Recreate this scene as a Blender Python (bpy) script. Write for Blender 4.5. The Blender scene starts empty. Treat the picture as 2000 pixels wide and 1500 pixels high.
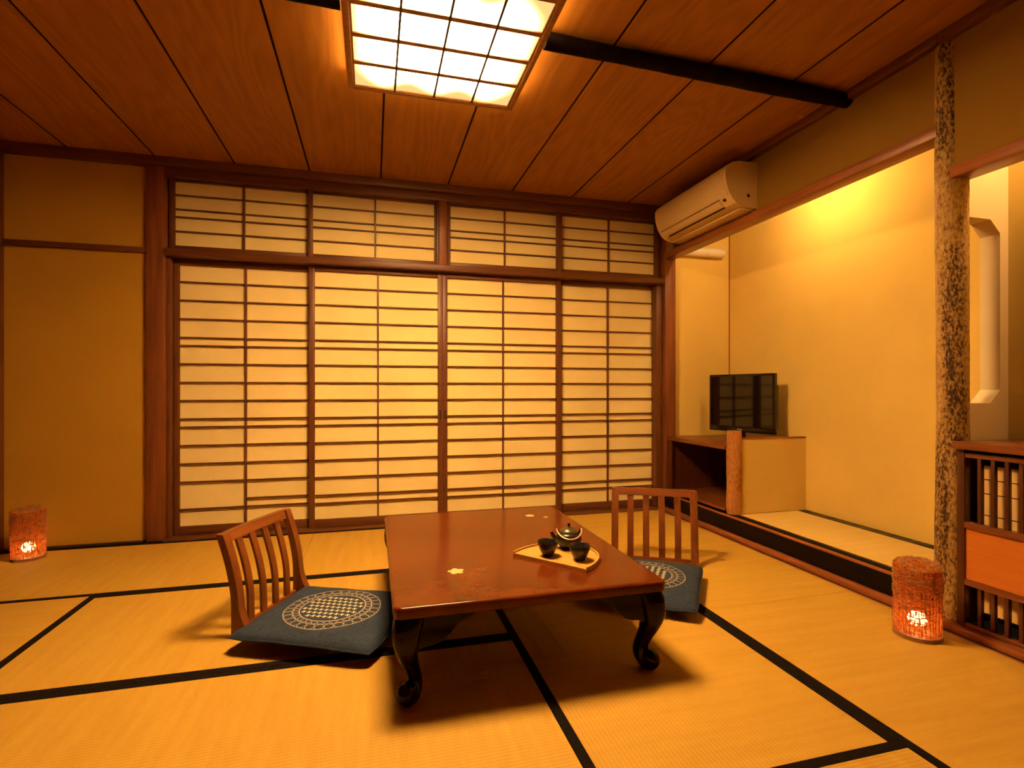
import bpy, bmesh, math, random
from mathutils import Vector, Matrix

# ------------------------------------------------------------------ camera, world, exposure
scene = bpy.context.scene
COL = scene.collection
F_PX, HORIZON, CAM_H = 1027.15, 760.5, 0.95
YAW = math.atan((1000 - 728.14) / F_PX)
cam_data = bpy.data.cameras.new('camera')
cam = bpy.data.objects.new('camera', cam_data)
COL.objects.link(cam)
cam_data.sensor_fit = 'HORIZONTAL'
cam_data.sensor_width = 36.0
cam_data.lens = F_PX / 2000 * 36
cam_data.shift_y = (HORIZON - 750) / 2000
cam_data.clip_start = 0.02
cam.location = (0, 0, CAM_H)
cam.rotation_euler = (math.pi / 2, 0, -YAW)
scene.camera = cam

world = bpy.data.worlds.new('night')
scene.world = world
world.use_nodes = True
world.node_tree.nodes['Background'].inputs[0].default_value = (0.02, 0.012, 0.006, 1)
world.node_tree.nodes['Background'].inputs[1].default_value = 0.3

vs = scene.view_settings
vs.view_transform = 'Standard'
vs.look = 'None'
vs.gamma = 1.0
vs.use_curve_mapping = False
vs.exposure = 0.0
scene.cycles.max_bounces = 6
scene.cycles.diffuse_bounces = 4
scene.cycles.adaptive_threshold = 0.045
scene.cycles.glossy_bounces = 3
scene.cycles.transmission_bounces = 4
scene.cycles.transparent_max_bounces = 8

LAMP = (1.0, 0.55, 0.18)          # colour of the room's warm lamps
CEIL_LAMP_STRENGTH = 182.0
ALCOVE_LAMP_STRENGTH = 238.0
NICHE_LAMP_STRENGTH = 330.0
BULB_STRENGTH = 20.0

PI = math.pi
random.seed(7)


# ------------------------------------------------------------------ material helpers
def new_mat(name):
    m = bpy.data.materials.new(name)
    m.use_nodes = True
    nt = m.node_tree
    return m, nt, nt.nodes['Principled BSDF']


def nd(nt, kind, **kw):
    n = nt.nodes.new(kind)
    for k, v in kw.items():
        setattr(n, k, v)
    return n


def lk(nt, a, b):
    nt.links.new(a, b)


def ramp(nt, stops, interp='LINEAR'):
    r = nd(nt, 'ShaderNodeValToRGB')
    cr = r.color_ramp
    cr.interpolation = interp
    while len(cr.elements) < len(stops):
        cr.elements.new(0.5)
    for e, (p, c) in zip(cr.elements, stops):
        e.position = p
        e.color = (c[0], c[1], c[2], 1)
    return r


def math_n(nt, op, a, b=None):
    n = nd(nt, 'ShaderNodeMath', operation=op)
    for i, v in enumerate((a, b)):
        if v is None:
            continue
        if isinstance(v, (int, float)):
            n.inputs[i].default_value = v
        else:
            lk(nt, v, n.inputs[i])
    return n.outputs[0]


def coords(nt, scale=(1, 1, 1), vary=True):
    tc = nd(nt, 'ShaderNodeTexCoord')
    src = tc.outputs['Object']
    if vary:
        oi = nd(nt, 'ShaderNodeObjectInfo')
        mul = math_n(nt, 'MULTIPLY', oi.outputs['Random'], 37.0)
        add = nd(nt, 'ShaderNodeVectorMath', operation='ADD')
        comb = nd(nt, 'ShaderNodeCombineXYZ')
        for i in range(3):
            lk(nt, mul, comb.inputs[i])
        lk(nt, src, add.inputs[0])
        lk(nt, comb.outputs[0], add.inputs[1])
        src = add.outputs[0]
    mp = nd(nt, 'ShaderNodeMapping')
    mp.inputs['Scale'].default_value = scale
    lk(nt, src, mp.inputs['Vector'])
    return mp.outputs[0]


def bump(nt, bsdf, height, strength=0.2, dist=0.002):
    b = nd(nt, 'ShaderNodeBump')
    b.inputs['Strength'].default_value = strength
    b.inputs['Distance'].default_value = dist
    lk(nt, height, b.inputs['Height'])
    lk(nt, b.outputs[0], bsdf.inputs['Normal'])


def wood(name, dark, light, axis='Z', scale=1.0, rough=0.45, contour=0.0, coat=0.0, spec=0.4):
    """Streaked grain along one axis; contour adds the looping cathedral figure of a sawn board."""
    m, nt, b = new_mat(name)
    k = {'X': (0.06, 1, 1), 'Y': (1, 0.06, 1), 'Z': (1, 1, 0.06)}[axis]
    v = coords(nt, tuple(scale * 60 * c for c in k))
    n1 = nd(nt, 'ShaderNodeTexNoise')
    n1.inputs['Scale'].default_value = 1.0
    n1.inputs['Detail'].default_value = 5
    n1.inputs['Roughness'].default_value = 0.6
    lk(nt, v, n1.inputs['Vector'])
    fac = n1.outputs['Fac']
    if contour > 0:
        k2 = {'X': (0.16, 1, 1), 'Y': (1, 0.16, 1), 'Z': (1, 1, 0.16)}[axis]
        v2 = coords(nt, tuple(scale * 4.0 * c for c in k2))
        n2 = nd(nt, 'ShaderNodeTexNoise')
        n2.inputs['Scale'].default_value = 1.0
        n2.inputs['Detail'].default_value = 2.5
        lk(nt, v2, n2.inputs['Vector'])
        s = math_n(nt, 'SINE', math_n(nt, 'MULTIPLY', n2.outputs['Fac'], 110.0))
        s = math_n(nt, 'MULTIPLY', math_n(nt, 'ADD', s, 1.0), 0.5 * contour)
        fac = math_n(nt, 'ADD', math_n(nt, 'MULTIPLY', fac, 1 - contour), s)
    r = ramp(nt, [(0.25, dark), (0.72, light)])
    lk(nt, fac, r.inputs[0])
    lk(nt, r.outputs[0], b.inputs['Base Color'])
    b.inputs['Roughness'].default_value = rough
    b.inputs['Specular IOR Level'].default_value = spec
    if coat:
        b.inputs['Coat Weight'].default_value = coat
        b.inputs['Coat Roughness'].default_value = 0.12
    return m


def plain(name, col, rough=0.5, spec=0.4, metal=0.0, noise=0.0, coat=0.0):
    m, nt, b = new_mat(name)
    b.inputs['Roughness'].default_value = rough
    b.inputs['Specular IOR Level'].default_value = spec
    b.inputs['Metallic'].default_value = metal
    if coat:
        b.inputs['Coat Weight'].default_value = coat
        b.inputs['Coat Roughness'].default_value = 0.1
    n = nd(nt, 'ShaderNodeTexNoise')
    n.inputs['Scale'].default_value = 9
    n.inputs['Detail'].default_value = 4
    lk(nt, coords(nt), n.inputs['Vector'])
    lo = tuple(c * (1 - noise) for c in col)
    hi = tuple(min(1, c * (1 + noise)) for c in col)
    r = ramp(nt, [(0.3, lo), (0.7, hi)])
    lk(nt, n.outputs['Fac'], r.inputs[0])
    lk(nt, r.outputs[0], b.inputs['Base Color'])
    return m


def plaster(name, col, rough=0.9):
    m, nt, b = new_mat(name)
    v = coords(nt, (1, 1, 1), False)
    n = nd(nt, 'ShaderNodeTexNoise')
    n.inputs['Scale'].default_value = 2.2
    n.inputs['Detail'].default_value = 5
    lk(nt, v, n.inputs['Vector'])
    r = ramp(nt, [(0.3, tuple(c * 0.94 for c in col)), (0.7, tuple(min(1, c * 1.05) for c in col))])
    lk(nt, n.outputs['Fac'], r.inputs[0])
    lk(nt, r.outputs[0], b.inputs['Base Color'])
    b.inputs['Roughness'].default_value = rough
    b.inputs['Specular IOR Level'].default_value = 0.15
    return m


def tatami(name, along, lo=(0.42, 0.24, 0.030), hi=(0.58, 0.375, 0.062)):
    """Rush matting: ribs 15 mm apart running along the mat, fine rushes lying across it."""
    m, nt, b = new_mat(name)
    tc = nd(nt, 'ShaderNodeTexCoord')
    sep = nd(nt, 'ShaderNodeSeparateXYZ')
    lk(nt, tc.outputs['Object'], sep.inputs[0])
    across = sep.outputs[1] if along == 'X' else sep.outputs[0]
    rib = math_n(nt, 'SINE', math_n(nt, 'MULTIPLY', across, 2 * PI / 0.0125))
    rib = math_n(nt, 'MULTIPLY', math_n(nt, 'ADD', rib, 1.0), 0.5)
    sc = (500, 18, 1) if along == 'X' else (18, 500, 1)
    n = nd(nt, 'ShaderNodeTexNoise')
    n.inputs['Scale'].default_value = 1
    n.inputs['Detail'].default_value = 3
    lk(nt, coords(nt, sc), n.inputs['Vector'])
    n3 = nd(nt, 'ShaderNodeTexNoise')
    n3.inputs['Scale'].default_value = 1
    n3.inputs['Detail'].default_value = 3
    lk(nt, coords(nt, (30, 2.5, 1) if along == 'X' else (2.5, 30, 1)), n3.inputs['Vector'])
    f = math_n(nt, 'ADD', math_n(nt, 'MULTIPLY', n.outputs['Fac'], 0.35), math_n(nt, 'MULTIPLY', rib, 0.2))
    f = math_n(nt, 'ADD', f, math_n(nt, 'MULTIPLY', n3.outputs['Fac'], 0.45))
    r = ramp(nt, [(0.22, lo), (0.78, hi)])
    lk(nt, f, r.inputs[0])
    lk(nt, r.outputs[0], b.inputs['Base Color'])
    b.inputs['Roughness'].default_value = 0.62
    b.inputs['Specular IOR Level'].default_value = 0.3
    bump(nt, b, rib, 0.35, 0.0012)
    return m


def emitter(name, col, strength):
    m = bpy.data.materials.new(name)
    m.use_nodes = True
    nt = m.node_tree
    nt.nodes.clear()
    e = nd(nt, 'ShaderNodeEmission')
    e.inputs[0].default_value = (*col, 1)
    e.inputs[1].default_value = strength
    o = nd(nt, 'ShaderNodeOutputMaterial')
    lk(nt, e.outputs[0], o.inputs[0])
    return m


def fabric(name, lo, hi, sc=220, spec=0.15):
    m, nt, b = new_mat(name)
    n = nd(nt, 'ShaderNodeTexNoise')
    n.inputs['Scale'].default_value = 1
    n.inputs['Detail'].default_value = 3
    lk(nt, coords(nt, (sc, sc * 0.12, sc * 0.3)), n.inputs['Vector'])
    n2 = nd(nt, 'ShaderNodeTexNoise')
    n2.inputs['Scale'].default_value = 1
    n2.inputs['Detail'].default_value = 3
    lk(nt, coords(nt, (sc * 0.12, sc, sc * 0.3)), n2.inputs['Vector'])
    f = math_n(nt, 'MULTIPLY', math_n(nt, 'ADD', n.outputs['Fac'], n2.outputs['Fac']), 0.5)
    r = ramp(nt, [(0.38, lo), (0.62, hi)])
    lk(nt, f, r.inputs[0])
    lk(nt, r.outputs[0], b.inputs['Base Color'])
    b.inputs['Roughness'].default_value = 0.9
    b.inputs['Specular IOR Level'].default_value = spec
    return m


def bark(name, stops, scale=1.0, rough=0.65, spec=0.3):
    m, nt, b = new_mat(name)
    v = coords(nt, (115 * scale, 115 * scale, 55 * scale))
    n = nd(nt, 'ShaderNodeTexNoise')
    n.inputs['Scale'].default_value = 1
    n.inputs['Detail'].default_value = 6
    n.inputs['Roughness'].default_value = 0.7
    lk(nt, v, n.inputs['Vector'])
    n2 = nd(nt, 'ShaderNodeTexNoise')
    n2.inputs['Scale'].default_value = 1
    n2.inputs['Detail'].default_value = 3
    lk(nt, coords(nt, (14 * scale, 14 * scale, 2.2 * scale)), n2.inputs['Vector'])
    f = math_n(nt, 'ADD', math_n(nt, 'MULTIPLY', n.outputs['Fac'], 0.6), math_n(nt, 'MULTIPLY', n2.outputs['Fac'], 0.4))
    r = ramp(nt, stops)
    lk(nt, f, r.inputs[0])
    lk(nt, r.outputs[0], b.inputs['Base Color'])
    b.inputs['Roughness'].default_value = rough
    b.inputs['Specular IOR Level'].default_value = spec
    bump(nt, b, f, 0.5, 0.004)
    return m


def lacquer(name, base, mottle, rough=0.15, spec=0.27):
    m, nt, b = new_mat(name)
    n = nd(nt, 'ShaderNodeTexNoise')
    n.inputs['Scale'].default_value = 7
    n.inputs['Detail'].default_value = 5
    n.inputs['Roughness'].default_value = 0.65
    lk(nt, coords(nt), n.inputs['Vector'])
    r = ramp(nt, [(0.35, base), (0.68, mottle)])
    lk(nt, n.outputs['Fac'], r.inputs[0])
    lk(nt, r.outputs[0], b.inputs['Base Color'])
    b.inputs['Roughness'].default_value = rough
    b.inputs['Specular IOR Level'].default_value = spec
    return m


M = {}
M['frame'] = wood('dark cedar frame', (0.085, 0.026, 0.009), (0.17, 0.058, 0.020), 'Z', 1.0, 0.42)
M['frame_x'] = wood('dark cedar rail', (0.085, 0.026, 0.009), (0.17, 0.058, 0.020), 'X', 1.0, 0.42)
M['frame_y'] = wood('dark cedar rail lengthwise', (0.10, 0.030, 0.010), (0.20, 0.068, 0.022), 'Y', 1.0, 0.42)
M['post'] = wood('red cedar post', (0.13, 0.036, 0.012), (0.26, 0.085, 0.030), 'Z', 0.6, 0.45)
M['lattice'] = wood('lattice cedar', (0.09, 0.026, 0.010), (0.15, 0.048, 0.018), 'X', 1.0, 0.5)
M['ceil'] = wood('ceiling cedar board', (0.31, 0.126, 0.018), (0.42, 0.184, 0.028), 'Y', 0.7, 0.6, 0.20, 0, 0.2)
M['ceil_back'] = plain('dark ceiling joint', (0.016, 0.006, 0.003), 0.9, 0.1)
M['paper'] = plaster('shoji paper', (0.90, 0.75, 0.36))
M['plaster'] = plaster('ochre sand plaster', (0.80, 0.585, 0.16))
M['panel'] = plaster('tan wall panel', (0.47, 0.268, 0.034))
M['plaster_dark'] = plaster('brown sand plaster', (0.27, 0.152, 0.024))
M['plaster_pale'] = plaster('pale niche plaster', (0.82, 0.70, 0.46))
M['plaster_olive'] = plaster('olive wall cloth', (0.66, 0.55, 0.19))
M['tat_x'] = tatami('rush matting lengthwise', 'X')
M['tat_y'] = tatami('rush matting crosswise', 'Y')
M['heri'] = fabric('black mat border cloth', (0.005, 0.004, 0.005), (0.014, 0.011, 0.011), 400, 0.05)
M['heri_pat'] = fabric('patterned mat border cloth', (0.012, 0.010, 0.006), (0.13, 0.095, 0.030), 70)
M['tat_alcove'] = tatami('pale alcove matting', 'Y', (0.62, 0.44, 0.12), (0.80, 0.60, 0.20))
M['black'] = plain('black lacquer sill', (0.007, 0.004, 0.003), 0.45, 0.12)
M['shadow_gap'] = plain('black floor gap', (0.008, 0.005, 0.004), 0.9)
M['red_rail'] = wood('red cedar rail', (0.22, 0.065, 0.020), (0.36, 0.12, 0.040), 'Y', 1.0, 0.35)
M['orange_wood'] = wood('orange cedar panel', (0.53, 0.16, 0.020), (0.63, 0.205, 0.030), 'Y', 1.2, 0.45)
M['cab'] = wood('red brown cabinet wood', (0.050, 0.014, 0.005), (0.105, 0.030, 0.010), 'Z', 1.0, 0.35)
M['cab_y'] = wood('red brown cabinet board', (0.12, 0.034, 0.010), (0.22, 0.070, 0.020), 'Y', 1.0, 0.3)
M['bark'] = bark('mottled bark', [(0.375, (0.018, 0.008, 0.004)), (0.44, (0.085, 0.038, 0.014)), (0.485, (0.33, 0.19, 0.055)), (0.62, (0.56, 0.37, 0.13))])
M['bark_dark'] = bark('black bark', [(0.35, (0.003, 0.0015, 0.001)), (0.6, (0.010, 0.004, 0.002)), (0.75, (0.05, 0.018, 0.006))], 0.8, 0.85, 0.08)
M['log'] = bark('peeled log', [(0.34, (0.12, 0.045, 0.015)), (0.46, (0.42, 0.18, 0.055)), (0.65, (0.58, 0.28, 0.085))], 0.6)
M['ac'] = plain('ivory plastic', (0.86, 0.66, 0.32), 0.4, 0.4)
M['ac_dark'] = plain('dark slot', (0.02, 0.012, 0.008), 0.6)
M['white_plastic'] = plain('white plastic', (0.85, 0.78, 0.62), 0.4)
M['tv_body'] = plain('black glossy plastic', (0.008, 0.006, 0.006), 0.22, 0.5)
M['tv_screen'] = plain('dark glass screen', (0.010, 0.006, 0.005), 0.06, 0.55)
M['silver'] = plain('silver plastic', (0.5, 0.46, 0.40), 0.35, 0.5, 0.4)
M['table'] = lacquer('red brown lacquer', (0.085, 0.016, 0.002), (0.135, 0.029, 0.004), 0.16)
M['table_leg'] = lacquer('dark lacquer', (0.005, 0.002, 0.001), (0.011, 0.003, 0.0015), 0.10, 0.16)
M['inlay'] = plain('shell inlay', (0.72, 0.50, 0.24), 0.25, 0.5)
M['chair'] = wood('worn chair wood', (0.09, 0.024, 0.006), (0.23, 0.070, 0.018), 'Z', 0.7, 0.35)
M['chair_x'] = wood('worn chair rail wood', (0.10, 0.027, 0.007), (0.25, 0.078, 0.020), 'X', 0.7, 0.35)
M['cushion'] = fabric('indigo grey cloth', (0.021, 0.033, 0.066), (0.036, 0.053, 0.100))
M['thread'] = plain('cream thread', (0.72, 0.66, 0.55), 0.7, 0.2)
M['thread_dim'] = plain('tan thread', (0.44, 0.38, 0.32), 0.7, 0.2)
M['tray'] = wood('pale tray wood', (0.46, 0.25, 0.060), (0.60, 0.35, 0.090), 'X', 0.5, 0.45)
M['cup'] = plain('black glazed stoneware', (0.020, 0.018, 0.020), 0.24, 0.5, 0, 0.3)
M['pot'] = plain('black iron glaze', (0.016, 0.013, 0.014), 0.3, 0.5, 0, 0.3)
M['pot_lid'] = plain('bronze lid', (0.10, 0.085, 0.035), 0.28, 0.6, 0.3)
M['copper'] = plain('pink copper wire', (0.75, 0.42, 0.28), 0.35, 0.5, 0.3)
M['lamp_wood'] = wood('lamp frame wood', (0.26, 0.11, 0.038), (0.42, 0.20, 0.07), 'X', 1.0, 0.45)
M['lamp_bar'] = plain('thin dark lamp bar', (0.05, 0.022, 0.010), 0.5)
M['straw'] = wood('dry straw fibre', (0.24, 0.095, 0.026), (0.58, 0.28, 0.080), 'Z', 1.0, 0.7)
M['lantern_base'] = wood('lantern base wood', (0.20, 0.09, 0.035), (0.32, 0.15, 0.06), 'X', 1.0, 0.6)
M['bulb'] = emitter('lit lantern bulb', (1.0, 0.62, 0.26), BULB_STRENGTH)
M['alcove_bulb'] = emitter('lit alcove globe', (1.0, 0.60, 0.24), ALCOVE_LAMP_STRENGTH)
M['niche_bulb'] = emitter('lit niche globe', (1.0, 0.58, 0.22), NICHE_LAMP_STRENGTH)
M['blind'] = plaster('pale split bamboo', (0.72, 0.50, 0.22))


def diffuser_mat():
    """White acrylic lit from behind by a ring of tubes: bright over the tubes, falling off to the frame."""
    m = bpy.data.materials.new('lit lamp diffuser')
    m.use_nodes = True
    nt = m.node_tree
    nt.nodes.clear()
    tc = nd(nt, 'ShaderNodeTexCoord')
    sep = nd(nt, 'ShaderNodeSeparateXYZ')
    lk(nt, tc.outputs['Object'], sep.inputs[0])
    wav = math_n(nt, 'COSINE', math_n(nt, 'MULTIPLY', sep.outputs[0], 2 * PI / .235))
    ylim = math_n(nt, 'ADD', math_n(nt, 'MULTIPLY', wav, .022), .262)
    ry = math_n(nt, 'DIVIDE', math_n(nt, 'ABSOLUTE', sep.outputs[1]), ylim)
    rx = math_n(nt, 'MULTIPLY', math_n(nt, 'ABSOLUTE', sep.outputs[0]), 1 / .285)
    cut = math_n(nt, 'ADD', math_n(nt, 'POWER', ry, 8.0), math_n(nt, 'POWER', rx, 8.0))
    total = math_n(nt, 'EXPONENT', math_n(nt, 'MULTIPLY', cut, -1.0))
    s = math_n(nt, 'ADD', math_n(nt, 'MULTIPLY', total, CEIL_LAMP_STRENGTH), 1.25)
    e = nd(nt, 'ShaderNodeEmission')
    e.inputs[0].default_value = (*LAMP, 1)
    lk(nt, s, e.inputs[1])
    o = nd(nt, 'ShaderNodeOutputMaterial')
    lk(nt, e.outputs[0], o.inputs[0])
    return m


def weave_mat():
    """Open weave of reddish fibre: thin and see-through between strands, glowing when lit from inside."""
    m = bpy.data.materials.new('open straw weave')
    m.use_nodes = True
    nt = m.node_tree
    nt.nodes.clear()
    v1 = coords(nt, (170, 170, 28))
    v2 = coords(nt, (30, 30, 240))
    n1 = nd(nt, 'ShaderNodeTexNoise')
    n2 = nd(nt, 'ShaderNodeTexNoise')
    for n, v in ((n1, v1), (n2, v2)):
        n.inputs['Scale'].default_value = 1
        n.inputs['Detail'].default_value = 2
        lk(nt, v, n.inputs['Vector'])
    f = math_n(nt, 'MINIMUM', n1.outputs['Fac'], n2.outputs['Fac'])
    hole = math_n(nt, 'GREATER_THAN', f, 0.485)
    r = ramp(nt, [(0.36, (0.10, 0.020, 0.005)), (0.58, (0.85, 0.20, 0.035))])
    lk(nt, math_n(nt, 'MULTIPLY', math_n(nt, 'ADD', n1.outputs['Fac'], n2.outputs['Fac']), 0.5), r.inputs[0])
    di = nd(nt, 'ShaderNodeBsdfDiffuse')
    tr = nd(nt, 'ShaderNodeBsdfTranslucent')
    lk(nt, r.outputs[0], di.inputs[0])
    lk(nt, r.outputs[0], tr.inputs[0])
    mx = nd(nt, 'ShaderNodeMixShader')
    mx.inputs[0].default_value = 0.5
    lk(nt, di.outputs[0], mx.inputs[1])
    lk(nt, tr.outputs[0], mx.inputs[2])
    tp = nd(nt, 'ShaderNodeBsdfTransparent')
    tp.inputs[0].default_value = (1.0, 0.75, 0.5, 1)
    mo = nd(nt, 'ShaderNodeMixShader')
    lk(nt, hole, mo.inputs[0])
    lk(nt, mx.outputs[0], mo.inputs[1])
    lk(nt, tp.outputs[0], mo.inputs[2])
    o = nd(nt, 'ShaderNodeOutputMaterial')
    lk(nt, mo.outputs[0], o.inputs[0])
    return m


M['diffuser'] = diffuser_mat()
M['weave'] = weave_mat()
M['side_pane'] = emitter('added lamp side glow', LAMP, 34.0)  # added glow, out of view, to brighten the ceiling and transoms


# ------------------------------------------------------------------ mesh helpers
class MB:
    def __init__(self):
        self.v, self.f = [], []

    def add(self, verts, faces):
        k = len(self.v)
        self.v += [tuple(p) for p in verts]
        self.f += [tuple(i + k for i in f) for f in faces]
        return self

    def box(self, x0, x1, y0, y1, z0, z1, bev=0.0):
        x0, x1 = sorted((x0, x1)); y0, y1 = sorted((y0, y1)); z0, z1 = sorted((z0, z1))
        if bev <= 0:
            vs_ = [(x, y, z) for x in (x0, x1) for y in (y0, y1) for z in (z0, z1)]
            return self.add(vs_, [(0, 1, 3, 2), (4, 6, 7, 5), (0, 4, 5, 1), (2, 3, 7, 6), (0, 2, 6, 4), (1, 5, 7, 3)])
        bm = bmesh.new()
        bmesh.ops.create_cube(bm, size=1.0)
        for w in bm.verts:
            w.co = Vector(((x0 + x1) / 2 + w.co.x * (x1 - x0), (y0 + y1) / 2 + w.co.y * (y1 - y0), (z0 + z1) / 2 + w.co.z * (z1 - z0)))
        bmesh.ops.bevel(bm, geom=bm.edges[:], offset=bev, segments=2, profile=0.5, affect='EDGES')
        bm.verts.index_update()
        self.add([w.co[:] for w in bm.verts], [[w.index for w in f.verts] for f in bm.faces])
        bm.free()
        return self

    def prism(self, prof, axis, a, b):
        """Closed 2-D outline swept along an axis: X -> (y,z), Y -> (x,z), Z -> (x,y)."""
        def p(q, t):
            return {'X': (t, q[0], q[1]), 'Y': (q[0], t, q[1]), 'Z': (q[0], q[1], t)}[axis]
        n = len(prof)
        vs_ = [p(q, a) for q in prof] + [p(q, b) for q in prof]
        fs = [(i, (i + 1) % n, n + (i + 1) % n, n + i) for i in range(n)]
        fs += [tuple(range(n))[::-1], tuple(range(n, 2 * n))]
        return self.add(vs_, fs)

    def lathe(self, prof, c=(0, 0, 0), n=32):
        vs_, fs = [], []
        for r, z in prof:
            for i in range(n):
                a = 2 * PI * i / n
                vs_.append((c[0] + r * math.cos(a), c[1] + r * math.sin(a), c[2] + z))
        for j in range(len(prof) - 1):
            for i in range(n):
                fs.append((j * n + i, j * n + (i + 1) % n, (j + 1) * n + (i + 1) % n, (j + 1) * n + i))
        fs.append(tuple(range(n))[::-1])
        fs.append(tuple(range((len(prof) - 1) * n, len(prof) * n)))
        return self.add(vs_, fs)

    def loft(self, rings, caps=True):
        n = len(rings[0])
        vs_ = [p for r in rings for p in r]
        fs = []
        for j in range(len(rings) - 1):
            for i in range(n):
                fs.append((j * n + i, j * n + (i + 1) % n, (j + 1) * n + (i + 1) % n, (j + 1) * n + i))
        if caps:
            fs.append(tuple(range(n))[::-1])
            fs.append(tuple(range((len(rings) - 1) * n, len(rings) * n)))
        return self.add(vs_, fs)

    def tube(self, path, rad, n=8, caps=True):
        path = [Vector(p) for p in path]
        if isinstance(rad, (int, float)):
            rad = [rad] * len(path)
        rings = []
        up = None
        for i, p in enumerate(path):
            t = (path[min(i + 1, len(path) - 1)] - path[max(i - 1, 0)]).normalized()
            if up is None:
                up = Vector((0, 0, 1)) if abs(t.z) < 0.9 else Vector((1, 0, 0))
            s = t.cross(up)
            s.normalize()
            up = s.cross(t)
            rings.append([p + rad[i] * (math.cos(2 * PI * k / n) * s + math.sin(2 * PI * k / n) * up) for k in range(n)])
        return self.loft(rings, caps)

    def build(self, name, mat, parent=None, smooth=False, angle=35):
        me = bpy.data.meshes.new(name)
        me.from_pydata(self.v, [], self.f)
        bm = bmesh.new()
        bm.from_mesh(me)
        bmesh.ops.recalc_face_normals(bm, faces=bm.faces)
        bm.to_mesh(me)
        bm.free()
        me.materials.append(M[mat])
        if smooth:
            me.polygons.foreach_set('use_smooth', [True] * len(me.polygons))
            me.set_sharp_from_angle(angle=math.radians(angle))
        o = bpy.data.objects.new(name, me)
        COL.objects.link(o)
        if parent is not None:
            o.parent = parent
        return o


def link_mesh(name, me, parent=None, loc=(0, 0, 0), rot=(0, 0, 0)):
    o = bpy.data.objects.new(name, me)
    COL.objects.link(o)
    o.parent = parent
    o.location = loc
    o.rotation_euler = rot
    return o


def tag(o, label, cat, group=None, kind=None):
    o['label'] = label
    o['category'] = cat
    if group:
        o['group'] = group
    if kind:
        o['kind'] = kind
    return o


def thing(name, label, cat, loc=(0, 0, 0), rz=0.0, group=None, kind=None):
    o = bpy.data.objects.new(name, None)
    o.empty_display_size = 0.1
    COL.objects.link(o)
    o.location = loc
    o.rotation_euler = (0, 0, rz)
    return tag(o, label, cat, group, kind)


def box(name, mat, ext, parent=None, bev=0.0):
    return MB().box(*ext, bev).build(name, mat, parent, smooth=bev > 0)


def struct(name, mat, ext, label, cat, bev=0.0):
    return tag(box(name, mat, ext, None, bev), label, cat, kind='structure')


# ------------------------------------------------------------------ room constants
XL, XR, YB, YF, H = -2.13, 2.255, 3.76, -1.40, 2.40
CEIL = H

# ------------------------------------------------------------------ floor of tatami mats
fl = struct('floor', 'shadow_gap', (XL, 2.25, YF, 3.90, -0.09, -0.05), 'tatami floor of woven rush mats with black cloth borders', 'floor')
BW = 0.029


def mat_piece(x0, x1, y0, y1, z0=-0.05, z1=0.0, parent=None, along=None, border='heri', bw=BW, sides=(True, True), surf=None):
    g = 0.0012
    x0 += g; x1 -= g; y0 += g; y1 -= g
    along = along or ('X' if (x1 - x0) > (y1 - y0) else 'Y')
    m = box('tatami_mat', surf if surf else 'tat_x' if along == 'X' else 'tat_y', (x0, x1, y0, y1, z0, z1), parent)
    for s in (0, 1):
        if not sides[s]:
            continue
        if along == 'X':
            e = (x0, x1, y0 - .0004, y0 + bw, z1 - .02, z1 + .0012) if s == 0 else (x0, x1, y1 - bw, y1 + .0004, z1 - .02, z1 + .0012)
        else:
            e = (x0 - .0004, x0 + bw, y0, y1, z1 - .02, z1 + .0012) if s == 0 else (x1 - bw, x1 + .0004, y0, y1, z1 - .02, z1 + .0012)
        box('border', border, e, m)
    return m


xa, xb, xc, xd, xe, xf = -2.10, -1.225, -0.375, 0.511, 1.372, 2.175
ya, yb_, yc, yd, ye = 3.715, 2.83, 1.957, 1.11, 0.24
mat_piece(xa, xc, yb_, ya, parent=fl)
mat_piece(xc, xe, yb_, ya, parent=fl)
mat_piece(xe, xf, 1.985, ya, parent=fl, sides=(True, False))
mat_piece(xa, xb, yd, yb_, parent=fl)
mat_piece(xb, xd, yc, yb_, parent=fl)
mat_piece(xb, xd, yd, yc, parent=fl)
mat_piece(xd, xe, yd, yb_, parent=fl)
mat_piece(xe, xf, ye, 1.985, parent=fl, sides=(True, False))
mat_piece(xa, xc, ye, yd, parent=fl)
mat_piece(xc, xe, ye, yd, parent=fl)
mat_piece(xa, -0.36, -0.63, ye, parent=fl)
mat_piece(-0.36, 1.38, -0.63, ye, parent=fl)
mat_piece(1.38, xf, -1.40, ye, parent=fl)
mat_piece(xa, -0.36, -1.40, -0.63, parent=fl)
mat_piece(-0.36, 1.38, -1.40, -0.63, parent=fl)

# ------------------------------------------------------------------ ceiling of cedar boards
cl = struct('ceiling', 'ceil_back', (XL - .1, 2.95, YF, 3.95, H + .016, H + .05), 'boarded ceiling of broad reddish cedar planks with dark joints', 'ceiling')
seams = [-2.22, -1.771, -1.311, -0.858, -0.405, 0.053, 0.515, 0.984, 1.450, 1.912, 2.30]
for a, b_ in zip(seams[:-1], seams[1:]):
    box('ceiling_board', 'ceil', (max(a, XL - .05) + .0055, b_ - .0055, YF, 3.86, H, H + .015), cl)
    if a > XL:
        box('joint_strip', 'ceil_back', (a - .0054, a + .0054, YF, 3.86, H + .0015, H + .015), cl)
# bark log under the ceiling, running across the room behind the lamp
tn = [0]


def trim(mb, mat, label, cat='trim', smooth=False):
    tn[0] += 1
    return tag(mb.build('trim_%d' % tn[0], mat, None, smooth), label, cat, kind='structure')


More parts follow.
